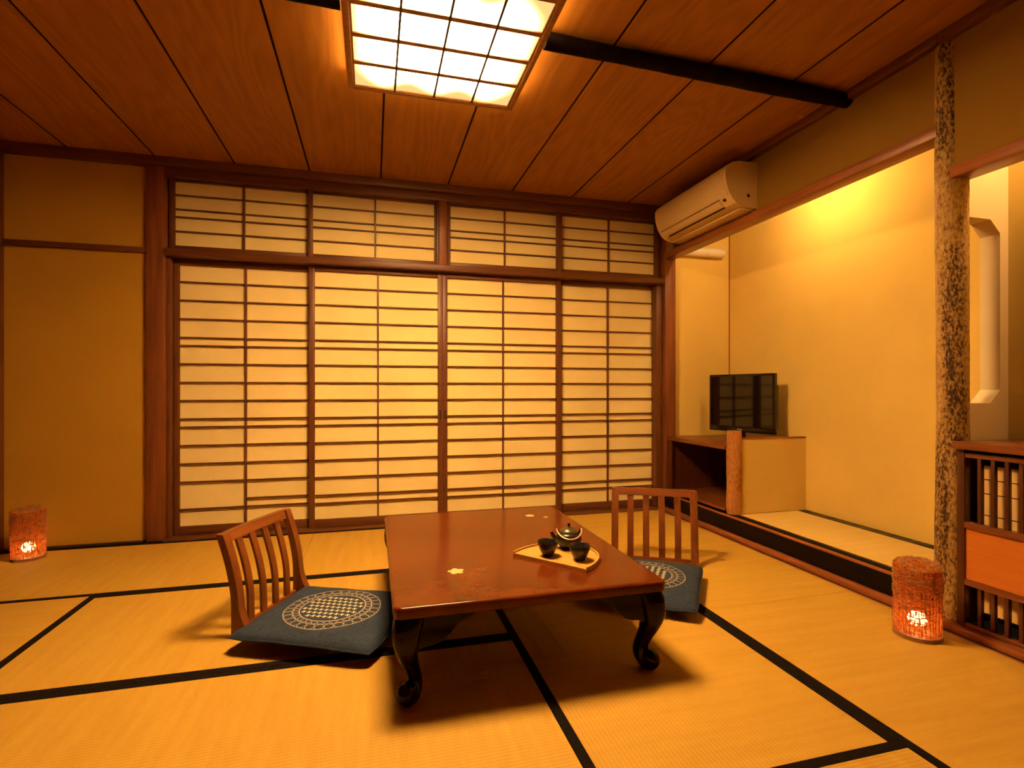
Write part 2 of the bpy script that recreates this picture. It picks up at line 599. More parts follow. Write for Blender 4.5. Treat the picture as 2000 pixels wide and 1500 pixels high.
def log_x(x0, x1, y0, y1, zc, r, seed, n=14):
    random.seed(seed)
    rings = []
    N = 26
    for i in range(N + 1):
        t = i / N
        x = x0 + (x1 - x0) * t
        y = y0 + (y1 - y0) * t
        rr = r * (1 + 0.06 * math.sin(7 * t + seed) + random.uniform(-.03, .03))
        rings.append([(x, y + rr * math.cos(2 * PI * k / n) * 1.05, zc + rr * math.sin(2 * PI * k / n)) for k in range(n)])
    return MB().loft(rings)


trim(log_x(0.675, XR - .001, 2.03, 2.075, H - .034, .033, 3), 'bark_dark', 'black bark log under the ceiling right of the lamp', 'beam', True)
trim(log_x(XL, -0.115, 1.96, 2.01, H - .034, .033, 5), 'bark_dark', 'black bark log under the ceiling left of the lamp', 'beam', True)

# ------------------------------------------------------------------ back wall: posts, rails, plaster panel, shoji doors, transoms
BWALL = 3.775
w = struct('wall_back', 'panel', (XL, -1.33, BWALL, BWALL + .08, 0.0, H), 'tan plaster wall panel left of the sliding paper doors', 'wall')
trim(MB().box(-1.366, -1.264, 3.745, 3.88, 0, H - .001, .006), 'post', 'square red cedar post at the left end of the paper doors', 'post', True)
trim(MB().box(2.25, 2.345, 3.735, 3.86, 0, H - .001, .004), 'post', 'square cedar corner post between paper doors and alcove', 'post', True)
trim(MB().box(XL - .02, XL + .022, 3.73, 3.86, 0, H - .001, .003), 'frame', 'thin dark corner post beside the left lantern', 'post', True)
trim(MB().box(-1.264, 2.255, 3.735, 3.875, 1.792, 1.836, .003), 'frame_x', 'dark cedar lintel rail between the paper doors and the transom', 'rail', True)
trim(MB().box(XL + .022, -1.366, 3.755, BWALL + .002, 1.803, 1.838, .002), 'frame_x', 'dark rail across the tan wall panel', 'rail', True)
trim(MB().box(XL + .022, -1.366, 3.716, BWALL + .002, -.05, .005, .001), 'black', 'black skirting strip under the tan wall panel', 'baseboard', True)
cornice = MB().box(XL, 2.245, 3.711, 3.80, 2.345, H - .0005, .004)
trim(cornice, 'frame_x', 'cedar cornice moulding along the top of the paper doors', 'cornice', True)
trim(MB().box(-1.264, 2.25, 3.745, 3.86, 2.292, 2.344, .002), 'frame_x', 'upper cedar rail above the paper transom', 'rail', True)
trim(MB().box(-1.264, 2.25, 3.720, 3.89, -.05, .006, .002), 'frame_x', 'cedar floor track under the paper doors', 'sill', True)
trim(MB().box(2.195, 2.25, 3.775, 3.86, 0.006, 1.791, .002), 'frame', 'narrow dark jamb strip at the right end of the paper doors', 'jamb', True)
trim(MB().box(-1.263, -1.240, 3.775, 3.86, 0.006, 1.791, .002), 'frame', 'narrow dark jamb strip at the left end of the paper doors', 'jamb', True)

BARS = [1.647, 1.528, 1.408, 1.287, 1.235, 1.116, .996, .878, .758, .705, .585, .466, .347, .226, .171]
ptop, pbot = 1.758, .062


def shoji(name, label, x0, x1, sl, sr, yf, bars, z0, z1, pt, pb, missing=None, kind='door'):
    """One lattice panel; x0..x1 outer width, sl/sr stile widths, yf front face."""
    d = tag(bpy.data.objects.new(name, None), label, kind, None, 'structure')
    COL.objects.link(d)
    th = .030
    box('stile', 'frame', (x0, x0 + sl, yf, yf + th, z0, z1), d, .0015)
    box('stile', 'frame', (x1 - sr, x1, yf, yf + th, z0, z1), d, .0015)
    a, b2 = x0 + sl, x1 - sr
    box('rail', 'frame_x', (a, b2, yf + .001, yf + th, pt, z1), d, .001)
    box('rail', 'frame_x', (a, b2, yf + .001, yf + th, z0, pb), d, .001)
    mid = (a + b2) / 2
    bw = .0075
    yl, yp = yf + .006, yf + .0215
    box('muntin', 'frame', (mid - .0055, mid + .0055, yl - .002, yp, pb, pt), d)
    for z in bars:
        for (p, q, side) in ((a, mid - .0055, 0), (mid + .0055, b2, 1)):
            if missing == (side, z):
                continue
            box('muntin', 'lattice', (p, q, yl, yp, z - bw / 2, z + bw / 2), d)
    zs = [pt] + list(bars) + [pb]
    for (p, q, side) in ((a, mid, 0), (mid, b2, 1)):
        zz = [z for z in zs if missing != (side, z)]
        for t, u in zip(zz[:-1], zz[1:]):
            box('paper_pane', 'paper', (p, q, yp, yp + .001, u, t), d)
    return d


YFR, YBK = 3.795, 3.828
shoji('door_1', 'leftmost sliding paper door beside the red cedar post', -1.238, -.395, .030, .030, YBK, BARS, .007, 1.79, ptop, pbot, (0, .226))
shoji('door_2', 'sliding paper door left of the two meeting stiles', -.420, .487, .038, .034, YFR, BARS, .007, 1.79, ptop, pbot)
shoji('door_3', 'sliding paper door right of the two meeting stiles', .488, 1.395, .034, .040, YFR, BARS, .007, 1.79, ptop, pbot)
shoji('door_4', 'rightmost sliding paper door beside the alcove corner post', 1.375, 2.228, .034, .034, YBK, BARS, .007, 1.79, ptop, pbot)
# recessed finger pulls on the two meeting stiles
for d_, x in (('door_2', .470), ('door_3', .505)):
    box('finger_pull', 'ac_dark', (x - .006, x + .006, YFR - .0015, YFR + .004, .735, .80), bpy.data.objects[d_], .001)

TB = [2.198, 2.106, 2.057, 1.965]
yt = 3.80
shoji('window_1', 'leftmost paper transom panel above the doors, next to the red cedar post', -1.255, -.408, .030, .010, yt, TB, 1.8365, 2.2915, 2.284, 1.872, kind='window')
shoji('window_2', 'paper transom panel just left of the short middle post', -.407, .440, .012, .012, yt, TB, 1.8365, 2.2915, 2.284, 1.872, kind='window')
shoji('window_3', 'paper transom panel just right of the short middle post', .532, 1.372, .012, .012, yt, TB, 1.8365, 2.2915, 2.284, 1.872, kind='window')
shoji('window_4', 'rightmost paper transom panel beside the air conditioner', 1.373, 2.245, .026, .05, yt, TB, 1.8365, 2.2915, 2.284, 1.872, kind='window')
trim(MB().box(.441, .531, 3.785, 3.86, 1.8365, 2.2915, .003), 'frame', 'wide backing board of the short post in the middle of the transom', 'post', True)
trim(MB().box(.455, .510, 3.74, 3.7845, 1.8365, 2.2915, .003), 'post', 'short raised strut in the middle of the transom', 'post', True)
trim(MB().box(-.424, -.392, 3.768, 3.7995, 1.8365, 2.2915, .002), 'frame', 'thin strut between the two left transom panels', 'post', True)
trim(MB().box(1.350, 1.394, 3.768, 3.7995, 1.8365, 2.2915, .002), 'frame', 'thin strut between the two right transom panels', 'post', True)

# ------------------------------------------------------------------ walls that close the room
struct('wall_left', 'post', (XL - .08, XL, YF, 3.85, -.05, H), 'dark red wooden wall along the left side of the room', 'wall')
struct('wall_front', 'post', (XL - .08, 2.95, YF - .08, YF, -.05, H), 'dark red wooden wall at the near end of the room', 'wall')

# right side: plaster above the two lintels
PY = 1.625     # bark post
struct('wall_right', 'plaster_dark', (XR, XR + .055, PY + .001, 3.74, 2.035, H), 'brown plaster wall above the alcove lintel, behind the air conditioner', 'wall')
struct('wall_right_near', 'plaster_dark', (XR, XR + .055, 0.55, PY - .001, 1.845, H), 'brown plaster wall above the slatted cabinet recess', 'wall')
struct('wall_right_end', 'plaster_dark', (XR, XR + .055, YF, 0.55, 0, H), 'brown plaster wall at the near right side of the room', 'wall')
trim(MB().box(2.218, XR + .001, YF, PY - .001, 2.357, H - .0005, .003), 'frame_y', 'dark moulding between ceiling and right wall, near the camera', 'cornice', True)
trim(MB().box(2.218, XR + .001, PY + .001, 3.711, 2.357, H - .0005, .003), 'frame_y', 'dark moulding between ceiling and right wall, above the air conditioner', 'cornice', True)
trim(MB().box(2.238, 2.332, PY + .004, 3.738, 1.985, 2.035, .004), 'red_rail', 'red cedar lintel across the top of the alcove', 'lintel', True)
trim(MB().box(2.236, 2.332, 0.55, PY - .035, 1.796, 1.845, .004), 'red_rail', 'red cedar lintel across the top of the cabinet recess', 'lintel', True)

# bark post
random.seed(11)
rings = []
N, n = 48, 22
lob = [random.uniform(-1, 1) for _ in range(6)]
for i in range(N + 1):
    z = -.001 + (H + .0) * i / N
    t = i / N
    r0 = .0585 - .004 * t + .0015 * math.sin(9 * t + 1)
    ring = []
    for k in range(n):
        a = 2 * PI * k / n
        rr = r0 * (1 + .035 * math.sin(2 * a + lob[0] + 1.5 * t) + .025 * math.sin(3 * a + lob[1] - 2 * t) + random.uniform(-.015, .015))
        ring.append((2.297 + .004 * math.sin(5 * t) + rr * math.cos(a), PY + rr * math.sin(a), z))
    rings.append(ring)
trim(MB().loft(rings), 'bark', 'mottled bark-covered log post between the alcove and the slatted cabinet', 'post', True)

# ------------------------------------------------------------------ raised alcove
XT = 2.885
AZ = .12
trim(MB().box(2.176, 2.194, 0.56, 3.735, -.05, -.002, .001), 'red_rail', 'thin wooden strip along the right edge of the tatami', 'trim', True)
trim(MB().box(2.203, 2.262, 0.56, 3.734, -.004, .024, .003), 'red_rail', 'red cedar rail along the floor below the alcove step', 'rail', True)
trim(MB().box(2.240, 2.270, PY + .06, 3.734, .0245, .118, .001), 'black', 'black lacquered face of the alcove step', 'step', True)
trim(MB().box(2.238, 2.262, PY + .06, 3.734, .1185, .127, .0015), 'red_rail', 'red cedar edge along the top of the alcove step', 'trim', True)
af = struct('floor_alcove', 'shadow_gap', (2.27, XT, PY + .05, 3.79, .0, .08), 'raised alcove floor covered by one rush mat', 'floor')
am = mat_piece(2.271, XT - .001, PY + .052, 2.983, .081, AZ, af, 'Y', 'heri_pat', .072, surf='tat_alcove')
box('border', 'heri', (2.2625, 2.326, PY + .06, 3.0, .10, AZ + .0014), am)
struct('wall_alcove', 'plaster', (XT, XT + .06, 1.60, 3.86, 0, H), 'ochre plaster wall at the back of the alcove', 'wall')
struct('wall_alcove_side', 'plaster', (2.346, XT, 3.79, 3.86, .0, H), 'ochre plaster side wall of the alcove behind the television', 'wall')
trim(MB().box(XT - .006, XT - .0005, 3.7835, 3.7895, .572, H - .01), 'red_rail', 'thin corner bead where the alcove walls meet', 'trim')

# divider wall with a chamfered opening, between alcove and cabinet recess
DY0, DY1 = 1.60, 1.675
ox0, ox1, oz0, oz1, ch = 2.38, 2.530, .893, 1.655, .055
dm = MB()
outer = [(2.345, .0), (XT, .0), (XT, H), (2.345, H)]
hole = [(ox0, oz0), (ox1 - ch, oz0), (ox1, oz0 + ch), (ox1, oz1 - ch), (ox1 - ch, oz1), (ox0, oz1)]
hole = [(2.345, oz0)] + hole[1:5] + [(2.345, oz1)]
pieces = [
    [(2.345, 0), (XT, 0), (XT, oz0), (2.345, oz0)],
    [(2.345, oz1), (XT, oz1), (XT, H), (2.345, H)],
    [(ox1, oz0), (XT, oz0), (XT, oz1), (ox1, oz1)],
    [(ox1 - ch, oz0), (ox1, oz0), (ox1, oz0 + ch)],
    [(ox1, oz1 - ch), (ox1, oz1), (ox1 - ch, oz1)],
]
for p in pieces:
    dm.prism(p, 'Y', DY0, DY1)
tag(dm.build('wall_divider', 'plaster_pale'), 'pale plaster divider with a chamfered tall opening beside the bark post', 'wall', kind='structure')
struct('wall_recess', 'plaster_olive', (2.577, 2.62, .5, DY0, 0, H), 'olive wall at the back of the cabinet recess', 'wall')
struct('wall_recess_end', 'plaster_olive', (2.31, 2.577, .5, .55, 0, H), 'olive end wall of the cabinet recess near the camera', 'wall')

# ------------------------------------------------------------------ television cabinet in the alcove
t = thing('television_cabinet', 'low open wooden cabinet with plaster side and log post, under the television', 'cabinet', (2.58, 3.4, AZ))


def rel(ext, c):
    return (ext[0] - c[0], ext[1] - c[0], ext[2] - c[1], ext[3] - c[1], ext[4] - c[2], ext[5] - c[2])


C = (2.58, 3.4, AZ)
box('top_board', 'cab_y', rel((2.272, XT - .001, 3.03, 3.788, .547, .572), C), t, .002)
box('bottom_board', 'cab_y', rel((2.272, XT - .001, 3.03, 3.734, .138, .156), C), t, .002)
box('back_panel', 'cab', rel((XT - .025, XT - .002, 3.03, 3.788, .156, .547), C), t)
box('side_panel', 'cab', rel((2.290, XT - .026, 3.715, 3.733, .1565, .5465), C), t)
box('front_stile', 'cab', rel((2.274, 2.292, 3.690, 3.714, .1565, .5465), C), t, .001)
box('plinth', 'black', rel((2.300, XT - .03, 3.06, 3.70, AZ + .001, .1375), C), t)
box('plaster_side', 'plaster', rel((2.37, XT - .001, 2.985, 3.029, AZ + .0015, .617), C), t)
box('cap_strip', 'red_rail', rel((2.37, XT - .001, 2.982, 3.032, .6175, .625), C), t, .001)
random.seed(4)
rings = []
for i in range(15):
    z = AZ + .0015 + (.672 - AZ) * i / 14
    rr = .047 + .0015 * math.sin(i * .9)
    ring = []
    for k in range(16):
        a = 2 * PI * k / 16
        q = rr * (1 + .05 * math.cos(2 * a + .6) + random.uniform(-.012, .012))
        if i in (0, 14):
            q *= .94
        ring.append((2.330 - C[0] + q * math.cos(a), 3.012 - C[1] + q * math.sin(a), z - C[2]))
    rings.append(ring)
MB().loft(rings).build('log_post', 'log', t, True)

# television
tl, tr_ = Vector((2.60, 3.645)), Vector((2.725, 3.085))
tc_ = (tl + tr_) / 2
dv = (tr_ - tl)
W = dv.length
rz = math.atan2(dv.y, dv.x)            # local +x runs along the screen from its left to its right edge
tv = thing('television', 'black flat television angled on the wooden alcove cabinet', 'television', (tc_.x, tc_.y, .5725), rz)
zb, zt = .058, .492
# screen faces local -y (towards the room)
box('housing', 'tv_body', (-W / 2, W / 2, -.012, .018, zb, zt), tv, .004)
box('rear_cover', 'tv_body', (-W / 2 + .06, W / 2 - .02, .018, .065, zb + .03, zt - .08), tv, .01)
box('screen', 'tv_screen', (-W / 2 + .016, W / 2 - .016, -.0135, -.011, zb + .042, zt - .016), tv)
box('speaker_strip', 'tv_body', (-W / 2 + .01, W / 2 - .01, -.0150, -.0115, zb + .006, zb + .036), tv, .001)
box('logo_plate', 'silver', (-.022, .022, -.0160, -.0145, zb + .018, zb + .024), tv)
box('power_light', 'silver', (-W / 2 + .045, -W / 2 + .052, -.0160, -.0145, zb + .018, zb + .024), tv)
MB().tube([(0, .012, .006), (0, .012, zb + .03)], .026, 14).build('neck', 'tv_body', tv, True)
MB().lathe([(.0, 0), (.105, 0), (.105, .006), (.09, .012), (0, .014)], (0, 0, 0), 36).build('stand', 'tv_body', tv, True)

# white pipe cover on the alcove side wall
pc = thing('pipe_cover', 'white round-ended pipe cover on the alcove side wall under the lintel', 'pipe cover', (2.55, 3.75, 2.07))
MB().tube([(-.20, 0, 0), (.225, 0, 0), (.243, 0, 0), (.250, 0, 0)], [.0385, .0385, .034, .022], 24).build('cover', 'white_plastic', pc, True)
MB().tube([(.09, 0, 0), (.105, 0, 0)], .0398, 24).build('joint_band', 'white_plastic', pc, True)

# lamp above the alcove, out of sight behind the lintel
al = thing('alcove_lamp', 'round glowing lamp under the alcove ceiling, hidden behind the lintel', 'lamp', (2.46, 2.72, H))
MB().lathe([(.0, 0), (.055, 0), (.055, -.03), (.02, -.05), (0, -.05)], (0, 0, 0), 24).build('holder', 'white_plastic', al, True)
MB().lathe([(.002, -.16), (.042, -.143), (.055, -.105), (.042, -.068), (.002, -.051)], (0, 0, 0), 12).build('globe', 'alcove_bulb', al, True)
nl = thing('recess_lamp', 'round glowing lamp above the cabinet recess, hidden behind the lintel', 'lamp', (2.43, 1.10, H))
MB().lathe([(.0, 0), (.045, 0), (.045, -.10), (.02, -.12), (0, -.12)], (0, 0, 0), 24).build('holder', 'white_plastic', nl, True)
MB().lathe([(.002, -.21), (.035, -.197), (.046, -.165), (.035, -.134), (.002, -.121)], (0, 0, 0), 12).build('globe', 'niche_bulb', nl, True)

# ------------------------------------------------------------------ air conditioner
ac = thing('air_conditioner', 'ivory wall-mounted air conditioner above the alcove lintel', 'air conditioner', (XR, 3.11, 2.045))
prof = [(0, .280), (-.12, .279), (-.175, .268), (-.205, .248), (-.222, .222), (-.224, .19), (-.218, .145), (-.200, .092), (-.175, .052), (-.145, .024), (-.095, .008), (-.0, .0)]
ins = [(-.003 + p[0] * .985, .006 + p[1] * .975) for p in prof]
a0, a1 = -.405, .405
MB().prism(ins, 'Y', a0 + .012, a1 - .012).build('body', 'ac', ac, True, 25)
MB().prism(prof, 'Y', a0, a0 + .0115).build('end_panel', 'ac', ac, True, 25)
MB().prism(prof, 'Y', a1 - .0115, a1).build('end_panel', 'ac', ac, True, 25)
# front panel seams, louvre and outlet slot follow the curved front


def on_prof(u):
    """Point on the front curve by arc length fraction along prof."""
    L = [0]
    for p, q in zip(prof[:-1], prof[1:]):
        L.append(L[-1] + math.hypot(q[0] - p[0], q[1] - p[1]))
    s = u * L[-1]
    for i in range(len(prof) - 1):
        if s <= L[i + 1]:
            k = (s - L[i]) / (L[i + 1] - L[i])
            return Vector((prof[i][0] + k * (prof[i + 1][0] - prof[i][0]), prof[i][1] + k * (prof[i + 1][1] - prof[i][1])))
    return Vector(prof[-1])


def strip(name, mat, u0, u1, y0, y1, d=.0022, parent=ac):
    pts = [on_prof(u0 + (u1 - u0) * i / 6) for i in range(7)]
    c = Vector((-.09, .15))
    outp = [p + (p - c).normalized() * d for p in pts]
    inp = [p - (p - c).normalized() * .006 for p in pts]
    return MB().prism([tuple(p) for p in outp] + [tuple(p) for p in inp[::-1]], 'Y', y0, y1).build(name, mat, parent, True, 25)


strip('front_panel', 'ac', .315, .648, -.385, .392, .0015)
strip('louvre', 'ac', .66, .725, -.30, .385, .0015)
strip('outlet_slot', 'ac_dark', .742, .756, -.30, .33, .0012)
strip('panel_seam', 'ac_dark', .6515, .6555, -.30, .385, .0008)
strip('sensor', 'ac_dark', .665, .69, -.348, -.328, .0016)
MB().tube([(-.062, a0 - .0015, .075), (-.062, a0 + .004, .075)], .010, 16).build('side_plug', 'ac_dark', ac, True)
box('drip_tray', 'ac', (-.10, -.002, a0 + .03, a1 - .03, -.003, .008), ac, .002)

# ------------------------------------------------------------------ ceiling lamp
LX, LY, LZ = .278, 2.13, 2.325
lamp = thing('ceiling_lamp', 'square lattice ceiling lamp with glowing white panes', 'lamp', (LX, LY, LZ))
hw, fw = .362, .024
for s in (-1, 1):
    box('frame_side', 'lamp_wood', (s * hw, s * (hw + fw), -hw - fw, hw + fw, 0, .034), lamp, .003)
    box('frame_side', 'lamp_wood', (-hw, hw, s * hw, s * (hw + fw), 0, .034), lamp, .003)
    box('side_pane', 'side_pane', (s * (hw + .012), s * (hw + .014), -hw, hw, .0345, .0595), lamp)  # unseen glowing panes added to the lamp for extra sideways light
    box('side_pane', 'side_pane', (-hw, hw, s * (hw + .012), s * (hw + .014), .0345, .0595), lamp)
    box('frame_lip', 'lamp_wood', (s * (hw - .008), s * (hw - .0005), -hw, hw, .002, .0075), lamp)
    box('frame_lip', 'lamp_wood', (-hw + .0085, hw - .0085, s * (hw - .008), s * (hw - .0005), .002, .0075), lamp)
box('top_plate', 'lamp_wood', (-hw - fw, hw + fw, -hw - fw, hw + fw, .060, .0745), lamp)
for k in (-1, 0, 1):
    box('crossbar', 'lamp_wood', (-hw, hw, k * .18 - .012, k * .18 + .012, .0025, .0075), lamp)
    box('thin_bar', 'lamp_bar', (k * .18 - .005, k * .18 + .005, -hw, hw, .0, .0024), lamp)
MB().box(-hw, hw, -hw, hw, .008, .011).build('diffuser', 'diffuser', lamp)

# ------------------------------------------------------------------ slatted cabinet in the right recess
cb = thing('slatted_cabinet', 'red brown slatted cabinet with an orange middle panel, right of the bark post', 'cabinet', (2.40, 1.06, .0))
C = (2.40, 1.06, 0)
FX = 2.240
y0c, y1c = .565, 1.564
cb_box = lambda nm, mt, e, bv=.0015: box(nm, mt, rel(e, C), cb, bv)
cb_box('top_board', 'cab_y', (2.215, 2.576, y0c - .005, 1.566, .716, .745), .002)
cb_box('stile', 'cab', (FX - .003, FX + .030, 1.537, y1c, .0245, .7155))
cb_box('stile', 'cab', (FX - .003, FX + .030, y0c, y0c + .028, .0245, .7155))
cb_box('top_rail', 'cab_y', (FX, FX + .025, y0c + .0285, 1.5365, .684, .702))
cb_box('middle_rail', 'cab_y', (FX - .004, FX + .025, y0c + .0285, 1.5365, .409, .433))
cb_box('middle_rail', 'cab_y', (FX - .004, FX + .025, y0c + .0285, 1.5365, .187, .209))
cb_box('bottom_rail', 'cab_y', (FX, FX + .025, y0c + .0285, 1.5365, .0245, .040))
cb_box('panel', 'orange_wood', (FX + .006, FX + .016, y0c + .0285, 1.5365, .2095, .4085), 0)
cb_box('side_panel', 'cab', (FX + .031, 2.575, 1.545, y1c, .025, .7155), 0)
cb_box('back_panel', 'ac_dark', (2.40, 2.41, y0c, 1.544, .025, .7155), 0)
y = 1.488
while y > .62:
    cb_box('slat', 'cab', (FX + .003, FX + .020, y - .0065, y + .0065, .4335, .6835), .001)
    cb_box('slat', 'cab', (FX + .003, FX + .020, y - .0065, y + .0065, .0405, .1865), .001)
    y -= .0448
# pale split-bamboo blind behind the slats, tied by thin dark cords
bl = cb_box('blind', 'blind', (FX + .050, FX + .056, y0c + .03, 1.525, .085, .655), 0)
for z in (.600, .545, .462):
    cord = box('cord', 'ac_dark', rel((FX + .0485, FX + .0499, y0c + .03, 1.525, z, z + .0035), C), bl)

# ------------------------------------------------------------------ low lacquered table
TX0, TX1, TY0, TY1, TZ = .057, .955, 1.565, 2.735, .31
tcx, tcy = (TX0 + TX1) / 2, (TY0 + TY1) / 2
tb = thing('low_table', 'low red brown lacquered table with curved legs, in the middle of the tatami', 'table', (tcx, tcy, 0))
hx, hy = (TX1 - TX0) / 2, (TY1 - TY0) / 2


def rrect(hx, hy, r, z, seg=7):
    pts = []
    for cx, cy, a0_ in ((hx - r, hy - r, 0), (-hx + r, hy - r, 90), (-hx + r, -hy + r, 180), (hx - r, -hy + r, 270)):
        for i in range(seg + 1):
            a = math.radians(a0_ + 90 * i / seg)
            pts.append((cx + r * math.cos(a), cy + r * math.sin(a), z))
    return pts


slab = [(-.006, .274), (-.001, .277), (0, .281), (0, .302), (-.0015, .3065), (-.006, .3096), (-.012, .31)]
MB().loft([rrect(hx + d, hy + d, .028 + d, z) for d, z in slab]).build('tabletop', 'table', tb, True, 50)


def leg_mesh(sx, sy):
    """Cabriole leg: bulging knee, slender ankle, scrolled foot turned outwards along the diagonal."""
    mb = MB()
    ax, ay = hx - .058, hy - .058
    dx, dy = sx * .7071, sy * .7071
    px, py = -dy, dx
    st = [(.2745, .008, .044), (.255, .016, .0455), (.225, .024, .044), (.195, .027, .040), (.165, .024, .034), (.135, .014, .0285), (.105, .000, .0245), (.080, -.011, .0225), (.058, -.014, .023), (.036, -.008, .025), (.018, .002, .024), (.006, .008, .018), (.0, .010, .010)]
    rings_ = []
    for z, d, h in st:
        ring = []
        for k in range(16):
            a = 2 * PI * k / 16
            c, s = math.cos(a), math.sin(a)
            e = .62
            u = math.copysign(abs(c) ** e, c) * h
            v = math.copysign(abs(s) ** e, s) * h
            # square section aligned with the table sides
            x = sx * ax + dx * d + u
            y_ = sy * ay + dy * d + v
            ring.append((x, y_, z))
        rings_.append(ring)
    mb.loft(rings_)
    # scroll: drum lying across the diagonal, in front of the ankle
    cxs, cys, czs, R = sx * ax + dx * .020, sy * ay + dy * .020, .034, .034
    rr = []
    for i in range(9):
        tt = -1 + 2 * i / 8
        w_ = tt * .026
        q = R * math.sqrt(max(0.0, 1 - (abs(tt) ** 3.2) * .75))
        rr.append([(cxs + px * w_ + dx * q * math.cos(2 * PI * k / 18), cys + py * w_ + dy * q * math.cos(2 * PI * k / 18), czs + q * math.sin(2 * PI * k / 18)) for k in range(18)])
    mb.loft(rr)
    return mb


wing = [(0, .2742), (.178, .2742), (.176, .264), (.160, .257), (.138, .250), (.120, .240), (.105, .224), (.092, .208), (.074, .192), (.052, .184), (.030, .181), (.012, .178), (0, .172)]
for sx in (-1, 1):
    for sy in (-1, 1):
        lg = leg_mesh(sx, sy).build('leg', 'table_leg', tb, True, 60)
        ex, ey = hx - .022, hy - .022
        bx_, by_ = hx - .075, hy - .075
        MB().prism([(sx * (bx_ - s), z) for s, z in wing], 'Y', sy * (ey - .020), sy * ey).build('corner_bracket', 'table_leg', lg)
        MB().prism([(sy * (by_ - s), z) for s, z in wing], 'X', sx * (ex - .020), sx * ex).build('corner_bracket', 'table_leg', lg)


def flower(name, x, y, r, petals=4, rot=0.0):
    pts = []
    N_ = 40
    for i in range(N_):
        a = 2 * PI * i / N_
        q = r * (.62 + .38 * abs(math.cos(petals * (a - rot) / 2)))
        pts.append((x - tcx + q * math.cos(a), y - tcy + q * math.sin(a)))
    return MB().prism(pts, 'Z', .3097, .3104).build(name, 'inlay', tb)


flower('shell_inlay', .283, 1.840, .030, 5, .4)
flower('shell_inlay', .770, 2.555, .024, 5, .2)
flower('shell_inlay', .838, 2.505, .013, 4, .1)

# ------------------------------------------------------------------ floor chairs (legless) and cushions
ZS = [0.0, .03, .07, .12, .18, .25, .32, .355, .392]


def yback(z):
    """Rear face of the back frame, local y; the back stands upright low down and leans backwards above."""
    return .0 - .066 * max(0, (z - .12) / .272) ** 1.7


def bent(x0, x1, z0, z1, th, ythick_low=None, n=9):
    rings_ = []
    for i in range(n + 1):
        z = z0 + (z1 - z0) * i / n
        y_ = yback(z)
        d = th
        if ythick_low:
            d = th + ythick_low * max(0, 1 - z / .13) ** 1.6
        rings_.append([(x0, y_, z), (x1, y_, z), (x1, y_ + d, z), (x0, y_ + d, z)])
    return MB().loft(rings_)


def floor_chair(loc, rz_, label):
    c = thing('floor_chair', label, 'chair', (loc[0], loc[1], 0), rz_, 'legless wooden chairs at the table')
    hw_ = .226
    for s in (-1, 1):
        xa_, xb_2 = sorted((s * (hw_ + .003), s * (hw_ - .034)))
        bent(xa_, xb_2, 0.0, .392, .030, .052, 14).build('stile', 'chair', c, True, 40)
    # top rail, slightly bowed backwards in plan
    rings_ = []
    for i in range(13):
        x = -hw_ + .033 + (2 * hw_ - .066) * i / 12
        bow = -.010 * (1 - (x / hw_) ** 2)
        y0_, y1_ = yback(.357) + bow, yback(.392) + bow
        rings_.append([(x, y0_, .356), (x, y0_ + .024, .356), (x, y1_ + .024, .392), (x, y1_, .392)])
    MB().loft(rings_).build('top_rail', 'chair_x', c, True, 40)
    for k in range(4):
        x = -.126 + k * .084
        bow = -.008 * (1 - (x / hw_) ** 2)
        m_ = bent(x - .0168, x + .0168, .030, .357, .011)
        m_.v = [(p[0], p[1] + .006 + bow * min(1, p[2] / .3), p[2]) for p in m_.v]
        m_.build('slat', 'chair', c, True, 40)
    MB().box(-hw_ + .036, hw_ - .036, .062, .43, .016, .0295, .003).build('seat', 'chair_x', c, True)
    MB().box(-hw_ + .036, hw_ - .036, .0, .018, .004, .0295, .002).build('lower_rail', 'chair_x', c, True)
    for s in (-1, 1):
        MB().box(s * .15 - .02, s * .15 + .02, .019, .42, 0, .0155, .002).build('runner', 'chair_x', c, True)
    return c


